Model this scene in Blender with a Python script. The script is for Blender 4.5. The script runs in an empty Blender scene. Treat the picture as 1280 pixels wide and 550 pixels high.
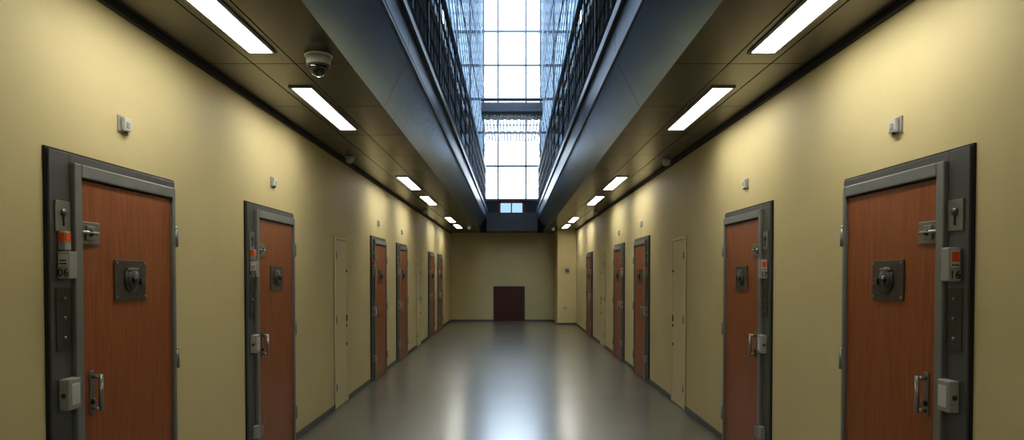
import bpy, bmesh, math
from mathutils import Vector, Matrix

F=880.0; H=1.58; WL=2.07; WR=2.01; Y0=-6.0; YE=23.7
CZ=H+1.40   # soffit height
scene=bpy.context.scene

# ---------------- materials ----------------
def mat(name,col,rough=0.5,metal=0.0,noise=0.0,nscale=5.0,stretch=(1,1,1),spec=0.5,bump=0.0,col2=None,coat=0.0,coat_r=0.1):
    m=bpy.data.materials.new(name); m.use_nodes=True
    nt=m.node_tree; p=nt.nodes['Principled BSDF']
    p.inputs['Base Color'].default_value=(*col,1)
    p.inputs['Roughness'].default_value=rough
    p.inputs['Metallic'].default_value=metal
    p.inputs['Specular IOR Level'].default_value=spec
    p.inputs['Coat Weight'].default_value=coat
    p.inputs['Coat Roughness'].default_value=coat_r
    if noise>0 or bump>0 or col2:
        tc=nt.nodes.new('ShaderNodeTexCoord'); mp=nt.nodes.new('ShaderNodeMapping')
        mp.inputs['Scale'].default_value=stretch
        n=nt.nodes.new('ShaderNodeTexNoise'); n.inputs['Scale'].default_value=nscale
        n.inputs['Detail'].default_value=5
        nt.links.new(tc.outputs['Object'],mp.inputs['Vector']); nt.links.new(mp.outputs['Vector'],n.inputs['Vector'])
        r=nt.nodes.new('ShaderNodeValToRGB')
        c2=col2 if col2 else tuple(c*(1-noise) for c in col)
        r.color_ramp.elements[0].position=0.3; r.color_ramp.elements[0].color=(*c2,1)
        r.color_ramp.elements[1].position=0.7; r.color_ramp.elements[1].color=(*col,1)
        nt.links.new(n.outputs['Fac'],r.inputs['Fac']); nt.links.new(r.outputs['Color'],p.inputs['Base Color'])
        if bump>0:
            b=nt.nodes.new('ShaderNodeBump'); b.inputs['Strength'].default_value=bump; b.inputs['Distance'].default_value=0.01
            nt.links.new(n.outputs['Fac'],b.inputs['Height']); nt.links.new(b.outputs['Normal'],p.inputs['Normal'])
    return m
def emis(name,col,s):
    m=bpy.data.materials.new(name); m.use_nodes=True
    p=m.node_tree.nodes['Principled BSDF']
    p.inputs['Base Color'].default_value=(*col,1)
    p.inputs['Emission Color'].default_value=(*col,1); p.inputs['Emission Strength'].default_value=s
    return m
def glass(name,col,gl=0.06):
    m=bpy.data.materials.new(name); m.use_nodes=True; nt=m.node_tree; nt.nodes.clear()
    o=nt.nodes.new('ShaderNodeOutputMaterial'); t=nt.nodes.new('ShaderNodeBsdfTransparent'); g=nt.nodes.new('ShaderNodeBsdfGlossy')
    t.inputs['Color'].default_value=(*col,1); g.inputs['Roughness'].default_value=0.05
    x=nt.nodes.new('ShaderNodeMixShader'); x.inputs['Fac'].default_value=gl
    nt.links.new(t.outputs[0],x.inputs[1]); nt.links.new(g.outputs[0],x.inputs[2]); nt.links.new(x.outputs[0],o.inputs['Surface'])
    return m

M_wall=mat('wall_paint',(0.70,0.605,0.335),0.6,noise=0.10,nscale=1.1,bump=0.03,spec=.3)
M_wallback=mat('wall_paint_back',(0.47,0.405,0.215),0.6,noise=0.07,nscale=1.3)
M_upper=mat('upper_wall',(0.28,0.28,0.28),0.7,noise=0.05)
M_floor=mat('floor_resin',(0.165,0.155,0.118),0.28,noise=0.2,nscale=1.2,spec=0.75,coat=0.5,coat_r=0.2)
M_base=mat('baseboard_grey',(0.10,0.10,0.09),0.5,noise=0.1)
M_soff=mat('soffit_metal',(0.125,0.12,0.11),0.25,metal=0.75,noise=0.12,nscale=2)
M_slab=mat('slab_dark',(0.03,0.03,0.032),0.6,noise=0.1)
M_blue=mat('walkway_cladding_sky_sheen',(0.37,0.49,0.68),0.24,metal=0.9,noise=0.12,nscale=1.0)  # metal cladding; blue of the reflected sky is put into its base colour
M_fascia=mat('fascia_steel',(0.10,0.105,0.115),0.35,metal=0.5,noise=0.1)
M_rail=mat('rail_steel',(0.014,0.015,0.017),0.5,metal=0.2,noise=0.1)
M_net=mat('net_steel',(0.14,0.155,0.17),0.5,metal=0.3,noise=0.1)
M_mull=mat('mullion',(0.13,0.14,0.16),0.5,noise=0.1)
M_wood=mat('door_wood',(0.37,0.128,0.036),0.42,col2=(0.25,0.076,0.021),nscale=6,stretch=(14,14,0.8))
M_frame=mat('frame_steel_dark',(0.14,0.145,0.14),0.45,metal=0.35,noise=0.12)
M_frame2=mat('frame_steel',(0.26,0.27,0.26),0.42,metal=0.35,noise=0.1)
M_edge=mat('frame_edge_black',(0.02,0.02,0.02),0.6,noise=0.1)
M_plate=mat('plate_steel',(0.30,0.30,0.28),0.38,metal=0.7,noise=0.15,nscale=20)
M_hatch=mat('hatch_steel',(0.15,0.145,0.13),0.38,metal=0.7,noise=0.25,nscale=30)
M_chrome=mat('handle_steel',(0.45,0.45,0.43),0.28,metal=0.95,noise=0.05)
M_lbox=mat('lock_box_grey',(0.36,0.36,0.33),0.5,noise=0.06)
M_panel=mat('control_panel',(0.085,0.085,0.07),0.4,metal=0.3,noise=0.2,nscale=15)
M_white=mat('white_plastic',(0.60,0.60,0.57),0.45,noise=0.04)
M_black=mat('black_plastic',(0.012,0.012,0.012),0.2,noise=0.1)
M_dome=mat('smoked_dome',(0.01,0.01,0.012),0.05,noise=0.05,coat=1)
M_orange=mat('orange_lens',(0.85,0.13,0.02),0.35,noise=0.05)
M_red=mat('red_frame',(0.22,0.035,0.02),0.5,noise=0.1)
M_darkdoor=mat('hatch_door_brown',(0.055,0.010,0.007),0.45,noise=0.25,nscale=8,stretch=(6,6,0.6))
M_service=mat('service_door_paint',(0.70,0.62,0.37),0.5,noise=0.04)
M_lamp=emis('lamp_diffuser',(1.0,0.96,0.86),14)
M_glass=glass('clear_glass',(0.95,0.97,1.0))
M_gblue=glass('blue_tinted_glass',(0.24,0.29,0.34))

# ---------------- mesh builder ----------------
class B:
    def __init__(s): s.bm=bmesh.new(); s.mats=[]
    def mi(s,m):
        if m not in s.mats: s.mats.append(m)
        return s.mats.index(m)
    def box(s,x0,x1,y0,y1,z0,z1,m,bev=0.0):
        r=bmesh.ops.create_cube(s.bm,size=1)
        for v in r['verts']:
            v.co=Vector(((x0+x1)/2+v.co.x*(x1-x0),(y0+y1)/2+v.co.y*(y1-y0),(z0+z1)/2+v.co.z*(z1-z0)))
        fs=set(f for v in r['verts'] for f in v.link_faces); i=s.mi(m)
        for f in fs: f.material_index=i
        if bev>0:
            es=list(set(e for v in r['verts'] for e in v.link_edges))
            o=bmesh.ops.bevel(s.bm,geom=es,offset=bev,segments=2,affect='EDGES',profile=0.5)
            for f in o['faces']: f.material_index=i
    def seg(s,a,b,r,m,n=8,r2=None):
        a=Vector(a); b=Vector(b); d=b-a
        q=Vector((0,0,1)).rotation_difference(d.normalized()).to_matrix().to_4x4()
        M=Matrix.Translation((a+b)/2)@q
        o=bmesh.ops.create_cone(s.bm,cap_ends=True,segments=n,radius1=r,radius2=r if r2 is None else r2,depth=d.length,matrix=M)
        i=s.mi(m)
        for f in set(f for v in o['verts'] for f in v.link_faces): f.material_index=i; f.smooth=n>8
    def sph(s,c,r,m,sc=(1,1,1)):
        M=Matrix.Translation(c)@Matrix.Diagonal((*sc,1))
        o=bmesh.ops.create_uvsphere(s.bm,u_segments=20,v_segments=12,radius=r,matrix=M)
        i=s.mi(m)
        for f in set(f for v in o['verts'] for f in v.link_faces): f.material_index=i; f.smooth=True
    def prism(s,poly,y0,y1,m,facemats=None):
        n=len(poly)
        a=[s.bm.verts.new((p[0],y0,p[1])) for p in poly]; b=[s.bm.verts.new((p[0],y1,p[1])) for p in poly]
        i=s.mi(m)
        f=s.bm.faces.new(a); f.material_index=i
        f=s.bm.faces.new(b[::-1]); f.material_index=i
        for k in range(n):
            f=s.bm.faces.new((a[k],b[k],b[(k+1)%n],a[(k+1)%n]))
            f.material_index=s.mi(facemats[k]) if facemats and facemats[k] else i
    def obj(s,name,fn=None,parent=None):
        if fn:
            for v in s.bm.verts: v.co=Vector(fn(v.co))
        bmesh.ops.recalc_face_normals(s.bm,faces=s.bm.faces)
        me=bpy.data.meshes.new(name); s.bm.to_mesh(me); s.bm.free()
        for m in s.mats: me.materials.append(m)
        o=bpy.data.objects.new(name,me); scene.collection.objects.link(o)
        if parent: o.parent=parent
        return o

# local wall coords: (n,u,z) -> world
def place(side,D0,z0=0):
    if side<0: return lambda c:(-WL+c.x, D0+c.y, z0+c.z)
    return lambda c:(WR-c.x, D0+c.y, z0+c.z)

# ---------------- shell ----------------
b=B(); b.box(-WL-.3,WR+.3,Y0-.3,YE+.3,-.2,0,M_floor); b.obj('floor')
b=B(); b.box(-WL-.3,-WL,Y0,YE,0,CZ,M_wall); b.obj('wall_left')
b=B(); b.box(WR,WR+.3,Y0,YE,0,CZ,M_wall); b.obj('wall_right')
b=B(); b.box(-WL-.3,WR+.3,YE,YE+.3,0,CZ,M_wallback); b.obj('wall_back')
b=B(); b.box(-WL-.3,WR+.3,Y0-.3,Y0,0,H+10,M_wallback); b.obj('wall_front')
b=B(); b.box(1.43,WR,22.1,YE,0,CZ,M_wall); b.obj('wall_pier')
b=B(); b.box(-WL,-WL+.015,Y0,YE,0,.06,M_base,.004); b.obj('baseboard_left')
b=B(); b.box(WR-.015,WR,Y0,22.1,0,.06,M_base,.004); b.obj('baseboard_right')
b=B(); b.box(-WL,-.63,YE-.015,YE,0,.06,M_base,.004); b.box(.44,1.43,YE-.015,YE,0,.06,M_base,.004)
b.box(1.415,WR,22.085,22.1,0,.06,M_base,.004); b.obj('baseboard_back')

# soffit slabs + panels
for sgn,W,nm in((-1,WL,'ceiling_left'),(1,WR,'ceiling_right')):
    b=B()
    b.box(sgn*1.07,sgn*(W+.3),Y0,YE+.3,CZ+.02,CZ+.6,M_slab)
    xs=[1.072,1.44,1.72,W-.012]
    y=Y0
    while y<YE:
        y1=min(y+1.19,YE)
        for k in range(3):
            a,c=sorted((sgn*(xs[k]+.003),sgn*(xs[k+1]-.003)))
            b.box(a,c,y+.004,y1-.004,CZ,CZ+.02,M_soff,.002)
        y=y1
    b.obj(nm)
# wall-top trims (dark shadow angle)
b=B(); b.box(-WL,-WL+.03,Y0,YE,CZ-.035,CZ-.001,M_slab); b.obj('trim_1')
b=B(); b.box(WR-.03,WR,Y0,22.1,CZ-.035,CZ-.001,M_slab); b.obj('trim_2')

# gallery walkways
for sgn in(-1,1):
    b=B(); Z=lambda v:H+v
    y=Y0
    while y<YE:
        y1=min(y+2.38,YE)
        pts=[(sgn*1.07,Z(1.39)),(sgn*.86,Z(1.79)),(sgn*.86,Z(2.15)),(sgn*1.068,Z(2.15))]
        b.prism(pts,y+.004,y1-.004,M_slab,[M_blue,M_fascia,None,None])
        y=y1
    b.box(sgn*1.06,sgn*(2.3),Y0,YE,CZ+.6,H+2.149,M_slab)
    b.box(sgn*.83,sgn*.86,Y0,YE,Z(2.08),Z(2.17),M_fascia,.004)
    b.box(sgn*.845,sgn*.86,Y0,YE,Z(1.78),Z(1.82),M_fascia,.003)
    b.obj('gallery_walkway')
    # railing
    b=B(); x=sgn*.875
    y=Y0+.3
    while y<YE:
        b.box(x-.012,x+.012,y-.03,y+.03,Z(2.15),Z(3.48),M_rail)
        for q in(.298,.595,.892):
            if y+q<YE: b.box(x-.006,x+.006,y+q-.008,y+q+.008,Z(2.25),Z(3.47),M_rail)
        y+=1.19
    for zz,r in((3.47,.035),(3.15,.016),(2.85,.016),(2.55,.016),(2.25,.04)):
        b.seg((x,Y0,Z(zz)),(x,YE,Z(zz)),r,M_rail)
    b.obj('gallery_railing')
    # safety net screen leaning outward
    b=B(); L0,L1=Y0,YE+.4; z0,z1=3.52,9.3
    X=lambda z: sgn*(.875+(z-3.5)*.03)
    hgt=2*(z1-z0); step=1.1; t=.006
    k=L0-hgt
    while k<L1:
        for d in(1,-1):
            ya,yb=(k,k+hgt); za,zb=(z0,z1) if d>0 else (z1,z0)
            sl=(zb-za)/(yb-ya)
            if ya<L0: za+=sl*(L0-ya); ya=L0
            if yb>L1: zb-=sl*(yb-L1); yb=L1
            if yb-ya>.05: b.seg((X(za),ya,Z(za)),(X(zb),yb,Z(zb)),t,M_net,4)
        k+=step
    for zz in(4.9,6.4,7.9,9.3): b.seg((X(zz),L0,Z(zz)),(X(zz),L1,Z(zz)),.014,M_net,6)
    b.obj('safety_net')
    # second level slab
    b=B(); b.box(sgn*1.45,sgn*2.30,Y0,YE+.5,Z(4.9),Z(5.2),M_fascia)
    b.box(sgn*1.43,sgn*1.45,Y0,YE+.5,Z(4.88),Z(5.24),M_rail)
    b.obj('upper_gallery_slab')
    b=B(); b.box(sgn*2.3,sgn*2.5,Y0,YE+.6,Z(2.15),Z(5.2),M_upper); b.obj('wall_upper_left' if sgn<0 else 'wall_upper_right')
    # side glazing above the second level
    b=B(); y=Y0
    while y<YE+.5:
        b.box(sgn*2.36,sgn*2.42,y-.03,y+.03,Z(5.2),Z(10.1),M_mull); y+=2.38
    for zz in(5.23,6.03,7.19,8.35,9.51,10.07): b.box(sgn*2.36,sgn*2.42,Y0,YE+.55,Z(zz)-.025,Z(zz)+.025,M_mull)
    b.box(sgn*2.385,sgn*2.39,Y0,YE+.55,Z(5.2),Z(10.1),M_gblue)
    b.obj('window_side_left' if sgn<0 else 'window_side_right')

# roof skylight bars
b=B(); y=Y0
while y<YE+.6:
    b.box(-2.4,2.4,y-.03,y+.03,H+10.15,H+10.25,M_mull); y+=1.19
for x in(-2.4,-1.5,-.5,.5,1.5,2.4): b.box(x-.03,x+.03,Y0,YE+.6,H+10.15,H+10.25,M_mull)
b.box(-2.4,2.4,Y0,YE+.6,H+10.26,H+10.27,M_glass)
b.obj('window_skylight')

# end glazing
b=B(); ye=YE+.85; Z=lambda v:H+v
pane=1.16
for k in range(7):
    z=2.60+k*pane
    b.box(-2.3,2.3,ye-.04,ye+.04,Z(z)-.036,Z(z)+.036,M_mull)
for x in(-2.3,-1.9,-1.45,-.98,-.48,.48,.98,1.45,1.9,2.3):
    b.box(x-.03,x+.03,ye-.05,ye+.05,Z(2.57),Z(10.1),M_mull)
b.box(-.98,.98,ye,ye+.01,Z(2.55),Z(10.1),M_glass)
for s in(-1,1): b.box(s*.98,s*2.3,ye,ye+.01,Z(2.55),Z(10.1),M_gblue)
b.obj('window_1')
# low red-framed window below
b=B(); y=YE+.85
b.box(-2.3,-.5,y,y+.1,Z(2.06),Z(2.56),M_slab); b.box(.46,2.3,y,y+.1,Z(2.06),Z(2.56),M_slab)
for x in(-.45,.41): b.box(x-.05,x+.05,y-.02,y+.05,Z(2.06),Z(2.58),M_red)
b.box(-.5,.46,y-.02,y+.04,Z(2.06),Z(2.15),M_red); b.box(-.5,.46,y-.02,y+.04,Z(2.48),Z(2.59),M_red)
b.box(-.04,0,y-.02,y+.04,Z(2.15),Z(2.48),M_red)
b.box(-.5,.46,y+.05,y+.06,Z(2.1),Z(2.5),M_gblue)
b.obj('window_2')
# end deck closing the void, and footbridge with net
b=B(); b.box(-.825,.825,22.8,YE+.29,Z(1.40),Z(2.0),M_fascia); b.box(-2.3,2.3,YE+.301,YE+1,Z(1.4),Z(2.05),M_slab); b.obj('gallery_end_deck')
b=B(); b.box(-.86,.86,20,20.7,Z(4.52),Z(4.62),M_rail)
for x in(-.8,-.4,0,.4,.8): b.box(x-.015,x+.015,20,20.03,Z(4.62),Z(4.92),M_rail)
b.box(-.87,.87,19.98,20.03,Z(4.60),Z(4.86),M_fascia); b.box(-.87,.87,19.97,20.04,Z(4.9),Z(4.95),M_rail)
b.obj('footbridge')
b=B()
def netline(a,c): b.seg((a[0],a[1],Z(4.5)),(c[0],c[1],Z(4.5)),.012,M_net,4)
k=20-1.72
while k<23.9:
    for d in(1,-1):
        xa,xb=-.86*d,.86*d; ya,yb=k,k+1.72
        sl=(xb-xa)/1.72
        if ya<20: xa+=sl*(20-ya); ya=20
        if yb>23.9: xb-=sl*(yb-23.9); yb=23.9
        if yb-ya>.05: netline((xa,ya),(xb,yb))
    k+=.2
for x in(-.86,.86): netline((x,20),(x,23.9))
for y in(21.3,22.6,23.9): netline((-.86,y),(.86,y))
b.obj('footbridge_net')

# ---------------- cell doors ----------------
dn=0
def cell_door(side,D0,num=None):
    global dn; dn+=1
    b=B(); fn=place(side,D0)
    W=1.162
    b.box(0,.010,-.012,W+.012,0,2.15,M_edge)
    b.box(0,.022,0,.146,0,2.14,M_frame,.003)
    b.box(0,.022,.146,W,2.10,2.14,M_frame,.003)
    b.box(0,.022,1.125,W,0,2.10,M_frame,.003)
    b.box(0,.045,.148,.204,0,2.098,M_frame2,.006)
    b.box(0,.045,1.095,1.125,0,2.098,M_frame2,.006)
    b.box(0,.045,.204,1.095,2.035,2.098,M_frame2,.006)
    b.box(0,.012,.204,1.095,0,2.035,M_edge)
    b.box(.012,.028,.212,1.088,.012,2.027,M_wood,.002)
    # hatch plate w/ judas lens
    b.box(.028,.036,.483,.79,1.443,1.655,M_hatch,.003)
    for uu in(.50,.773):
        for zz in(1.46,1.638): b.seg((.036,uu,zz),(.040,uu,zz),.007,M_plate,10)
    b.seg((.034,.637,1.552),(.046,.637,1.552),.066,M_hatch,24)
    b.seg((.046,.637,1.552),(.051,.637,1.552),.052,M_panel,24,.044)
    b.seg((.051,.637,1.552),(.056,.637,1.552),.022,M_black,16)
    b.box(.036,.054,.71,.745,1.525,1.56,M_hatch,.004)
    b.box(.042,.050,.585,.69,1.602,1.614,M_plate,.002)
    # upper bolt bracket
    b.box(.028,.036,.215,.355,1.725,1.832,M_plate,.003)
    b.box(.036,.046,.235,.30,1.745,1.812,M_plate,.004)
    b.seg((.044,.20,1.78),(.044,.325,1.78),.008,M_chrome,12)
    b.seg((.046,.268,1.78),(.051,.268,1.78),.016,M_black,14)
    # handle
    b.box(.028,.034,.262,.30,.90,1.115,M_plate,.003)
    for zz in(.93,1.085): b.seg((.03,.281,zz),(.076,.281,zz),.010,M_chrome,12)
    b.seg((.076,.281,.920),(.076,.281,1.095),.011,M_chrome,12)
    b.seg((.034,.281,.965),(.044,.281,.965),.014,M_black,12)
    # lock box
    b.box(.022,.070,.045,.135,.962,1.105,M_lbox,.006)
    b.box(.070,.074,.06,.12,.985,1.082,M_white,.002)
    b.seg((.045,.043,1.03),(.045,.047,1.03),.012,M_panel,12)
    # keyhole plate
    b.box(.022,.030,.030,.136,1.775,1.915,M_plate,.003)
    b.seg((.030,.083,1.86),(.036,.083,1.86),.018,M_hatch,16)
    b.box(.030,.033,.079,.087,1.80,1.84,M_black)
    if side<0:
        b.box(.022,.055,.052,.098,1.690,1.775,M_lbox,.004)
        b.box(.024,.053,.049,.056,1.728,1.768,M_orange,.002)
        b.box(.052,.058,.058,.092,1.728,1.768,M_orange,.002)
        b.box(.022,.078,.045,.105,1.560,1.685,M_lbox,.006)
        b.box(.030,.070,.0425,.046,1.615,1.672,M_white,.001)
        b.box(.034,.066,.041,.043,1.626,1.632,M_panel); b.box(.034,.066,.041,.043,1.640,1.646,M_panel)
    else:
        b.box(.022,.078,.045,.105,1.548,1.70,M_lbox,.006)
        b.box(.030,.070,.0425,.046,1.610,1.690,M_white,.001)
        b.box(.034,.066,.0405,.043,1.636,1.680,M_orange,.001)
        b.box(.034,.066,.041,.043,1.618,1.624,M_panel)
    # control panel
    b.box(.022,.027,.032,.136,1.235,1.52,M_panel,.002)
    for zz in(1.47,1.38,1.29): b.seg((.027,.085,zz),(.032,.085,zz),.009,M_plate,12)
    # lower bracket
    b.box(.022,.06,.075,.142,.28,.38,M_lbox,.005)
    b.box(.028,.04,.214,.28,.27,.35,M_plate,.003)
    # hinges
    for zz in(1.80,1.07,.28):
        b.seg((.042,1.132,zz-.055),(.042,1.132,zz+.055),.012,M_frame2,12)
        b.seg((.042,1.132,zz+.055),(.042,1.132,zz+.068),.008,M_chrome,12)
        b.box(.022,.040,1.128,1.155,zz-.05,zz+.05,M_frame2,.002)
    o=b.obj('door_%d'%dn,fn)
    if num:
        cu=bpy.data.curves.new('cell_number','FONT'); cu.body=num; cu.size=.050; cu.extrude=.0006; cu.align_x='CENTER'
        t=bpy.data.objects.new('cell_number',cu); scene.collection.objects.link(t)
        cu.materials.append(M_black)
        x=(-WL+.050) if side<0 else (WR-.050)
        t.rotation_euler=(math.pi/2,0,0); t.location=(x,D0+.0435,1.571 if side<0 else 1.562); t.parent=o
    return o
for i,D in enumerate((3.125,5.455,10.28,12.57,17.35,19.5)): cell_door(-1,D,{0:'06'}.get(i,'%02d'%(6-i) if i<2 else None))
for i,D in enumerate((3.07,5.43,10.26,12.55,17.5)): cell_door(1,D,{0:'16'}.get(i,'%02d'%(16+i) if i<2 else None))

def service_door(side,D0,w=.64,h=2.03):
    global dn; dn+=1
    b=B()
    b.box(0,.006,0,w,0,h,M_base)
    b.box(0,.022,.004,.035,0,h-.004,M_service,.003); b.box(0,.022,w-.035,w-.004,0,h-.004,M_service,.003)
    b.box(0,.022,.035,w-.035,h-.04,h-.004,M_service,.003)
    b.box(.004,.016,.04,w-.04,.01,h-.045,M_service,.002)
    for zz in(1.62,.95,.72): b.seg((.016,w-.09,zz),(.026,w-.09,zz),.018,M_base,14)
    b.box(.016,.03,w-.10,w-.08,1.0,1.08,M_base,.003)
    for zz in(.25,1.05,1.8): b.seg((.026,.03,zz-.04),(.026,.03,zz+.04),.008,M_frame2,10)
    b.obj('door_%d'%dn,place(side,D0))
service_door(-1,8.17); service_door(-1,15.2); service_door(1,8.11,.68); service_door(1,15.15,.68)

# back hatch door
dn+=1; b=B()
x0,x1,zt=-.59,.40,1.15; y=YE
b.box(x0-.03,x0,y-.03,y,0,zt+.03,M_edge,.003); b.box(x1,x1+.03,y-.03,y,0,zt+.03,M_edge,.003); b.box(x0,x1,y-.03,y,zt,zt+.03,M_edge,.003)
b.box(x0+.004,x1-.004,y-.015,y,.01,zt-.004,M_darkdoor,.002)
b.box(x0+.09,x1-.09,y-.020,y-.014,.12,zt-.10,M_darkdoor,.004)
b.seg((x1-.07,y-.05,.55),(x1-.07,y-.05,.67),.008,M_hatch,10)
for zz in(.56,.66): b.seg((x1-.07,y-.05,zz),(x1-.07,y-.01,zz),.006,M_hatch,8)
b.obj('door_%d'%dn)

# ---------------- ceiling lights ----------------
def lamp(sgn,D,L=1.52):
    b=B(); xc=1.575*sgn; w=.072; z=CZ
    b.box(xc-w-.02,xc-w,D-.02,D+L+.02,z-.012,z,M_frame2,.002); b.box(xc+w,xc+w+.02,D-.02,D+L+.02,z-.012,z,M_frame2,.002)
    b.box(xc-w,xc+w,D-.02,D,z-.012,z,M_frame2,.002); b.box(xc-w,xc+w,D+L,D+L+.02,z-.012,z,M_frame2,.002)
    b.box(xc-w,xc+w,D,D+L,z-.007,z-.001,M_lamp)
    b.obj('ceiling_light')
for D in(-4.2,-1.85,2.93,5.29,10.1,12.6,17.3,19.8):
    lamp(-1,D); lamp(1,D)

# dome security camera
b=B(); c=(-1.235,4.52)
b.seg((c[0],c[1],CZ),(c[0],c[1],CZ-.012),.088,M_white,32)
b.seg((c[0],c[1],CZ-.065),(c[0],c[1],CZ-.012),.074,M_white,32,.080)
b.seg((c[0],c[1],CZ-.075),(c[0],c[1],CZ-.065),.068,M_frame,32,.072)
b.sph((c[0],c[1],CZ-.078),.060,M_dome,(1,1,1.0))
b.obj('dome_security_camera')
for x,D in((-1.93,8.4),(1.88,8.6),(-1.25,20.6),(.98+.25,21.2),(-1.9,15.4),(1.85,15.6)):
    b=B()
    b.seg((x,D,CZ),(x,D,CZ-.03),.055,M_white,24,.055)
    b.sph((x,D,CZ-.045),.048,M_white,(1,1,.8)); b.seg((x,D,CZ-.083),(x,D,CZ-.098),.014,M_frame,12)
    b.obj('smoke_detector')
for side,D,z in((-1,3.76,2.375),(1,3.69,2.355),(-1,6.1,2.375),(1,6.05,2.355),(-1,10.9,2.37),(1,10.9,2.36),(-1,13.2,2.37),(1,13.2,2.36)):
    b=B()
    b.box(0,.008,-.055,.055,-.043,.043,M_lbox,.003)
    b.box(.008,.030,-.032,.034,-.036,.036,M_white,.006)
    b.box(.0295,.033,-.015,.017,-.02,.012,M_lbox,.002)
    b.seg((.02,0,-.036),(.02,0,-.046),.008,M_black,10)
    b.obj('wall_call_indicator',place(side,D,z))
# pier boxes
b=B(); b.box(1.66,1.80,22.05,22.1,1.62,1.78,M_lbox,.005); b.box(1.68,1.78,22.044,22.051,1.66,1.74,M_panel,.002); b.obj('wall_control_box')
b=B(); b.box(1.60,1.72,22.06,22.1,.44,.58,M_white,.005)
for x in(1.635,1.685): b.seg((x,22.062,.51),(x,22.055,.51),.018,M_panel,14)
b.obj('wall_socket')

# ---------------- world ----------------
w=bpy.data.worlds.new('World'); scene.world=w; w.use_nodes=True; nt=w.node_tree
bg=nt.nodes['Background']; tc=nt.nodes.new('ShaderNodeTexCoord'); sp=nt.nodes.new('ShaderNodeSeparateXYZ'); r=nt.nodes.new('ShaderNodeValToRGB')
nt.links.new(tc.outputs['Generated'],sp.inputs[0]); nt.links.new(sp.outputs['Z'],r.inputs['Fac']); nt.links.new(r.outputs['Color'],bg.inputs['Color'])
r.color_ramp.elements[0].position=0.0; r.color_ramp.elements[0].color=(.82,.92,1,1)
r.color_ramp.elements[1].position=0.85; r.color_ramp.elements[1].color=(.24,.35,.50,1)
bg.inputs['Strength'].default_value=7.5

# ---------------- camera ----------------
cam=bpy.data.cameras.new('camera'); co=bpy.data.objects.new('camera',cam); scene.collection.objects.link(co)
P=math.radians(1.2)
co.location=(0,0,H); co.rotation_euler=(math.pi/2-P,0,0)
cam.sensor_width=36; cam.lens=F/1280*36
cam.shift_y=(343+F*math.tan(P)-275)/1280
cam.clip_start=.05
scene.camera=co
scene.view_settings.view_transform='Standard'
try: scene.view_settings.look='Medium High Contrast'
except Exception: scene.view_settings.look='None'
scene.view_settings.exposure=0.45
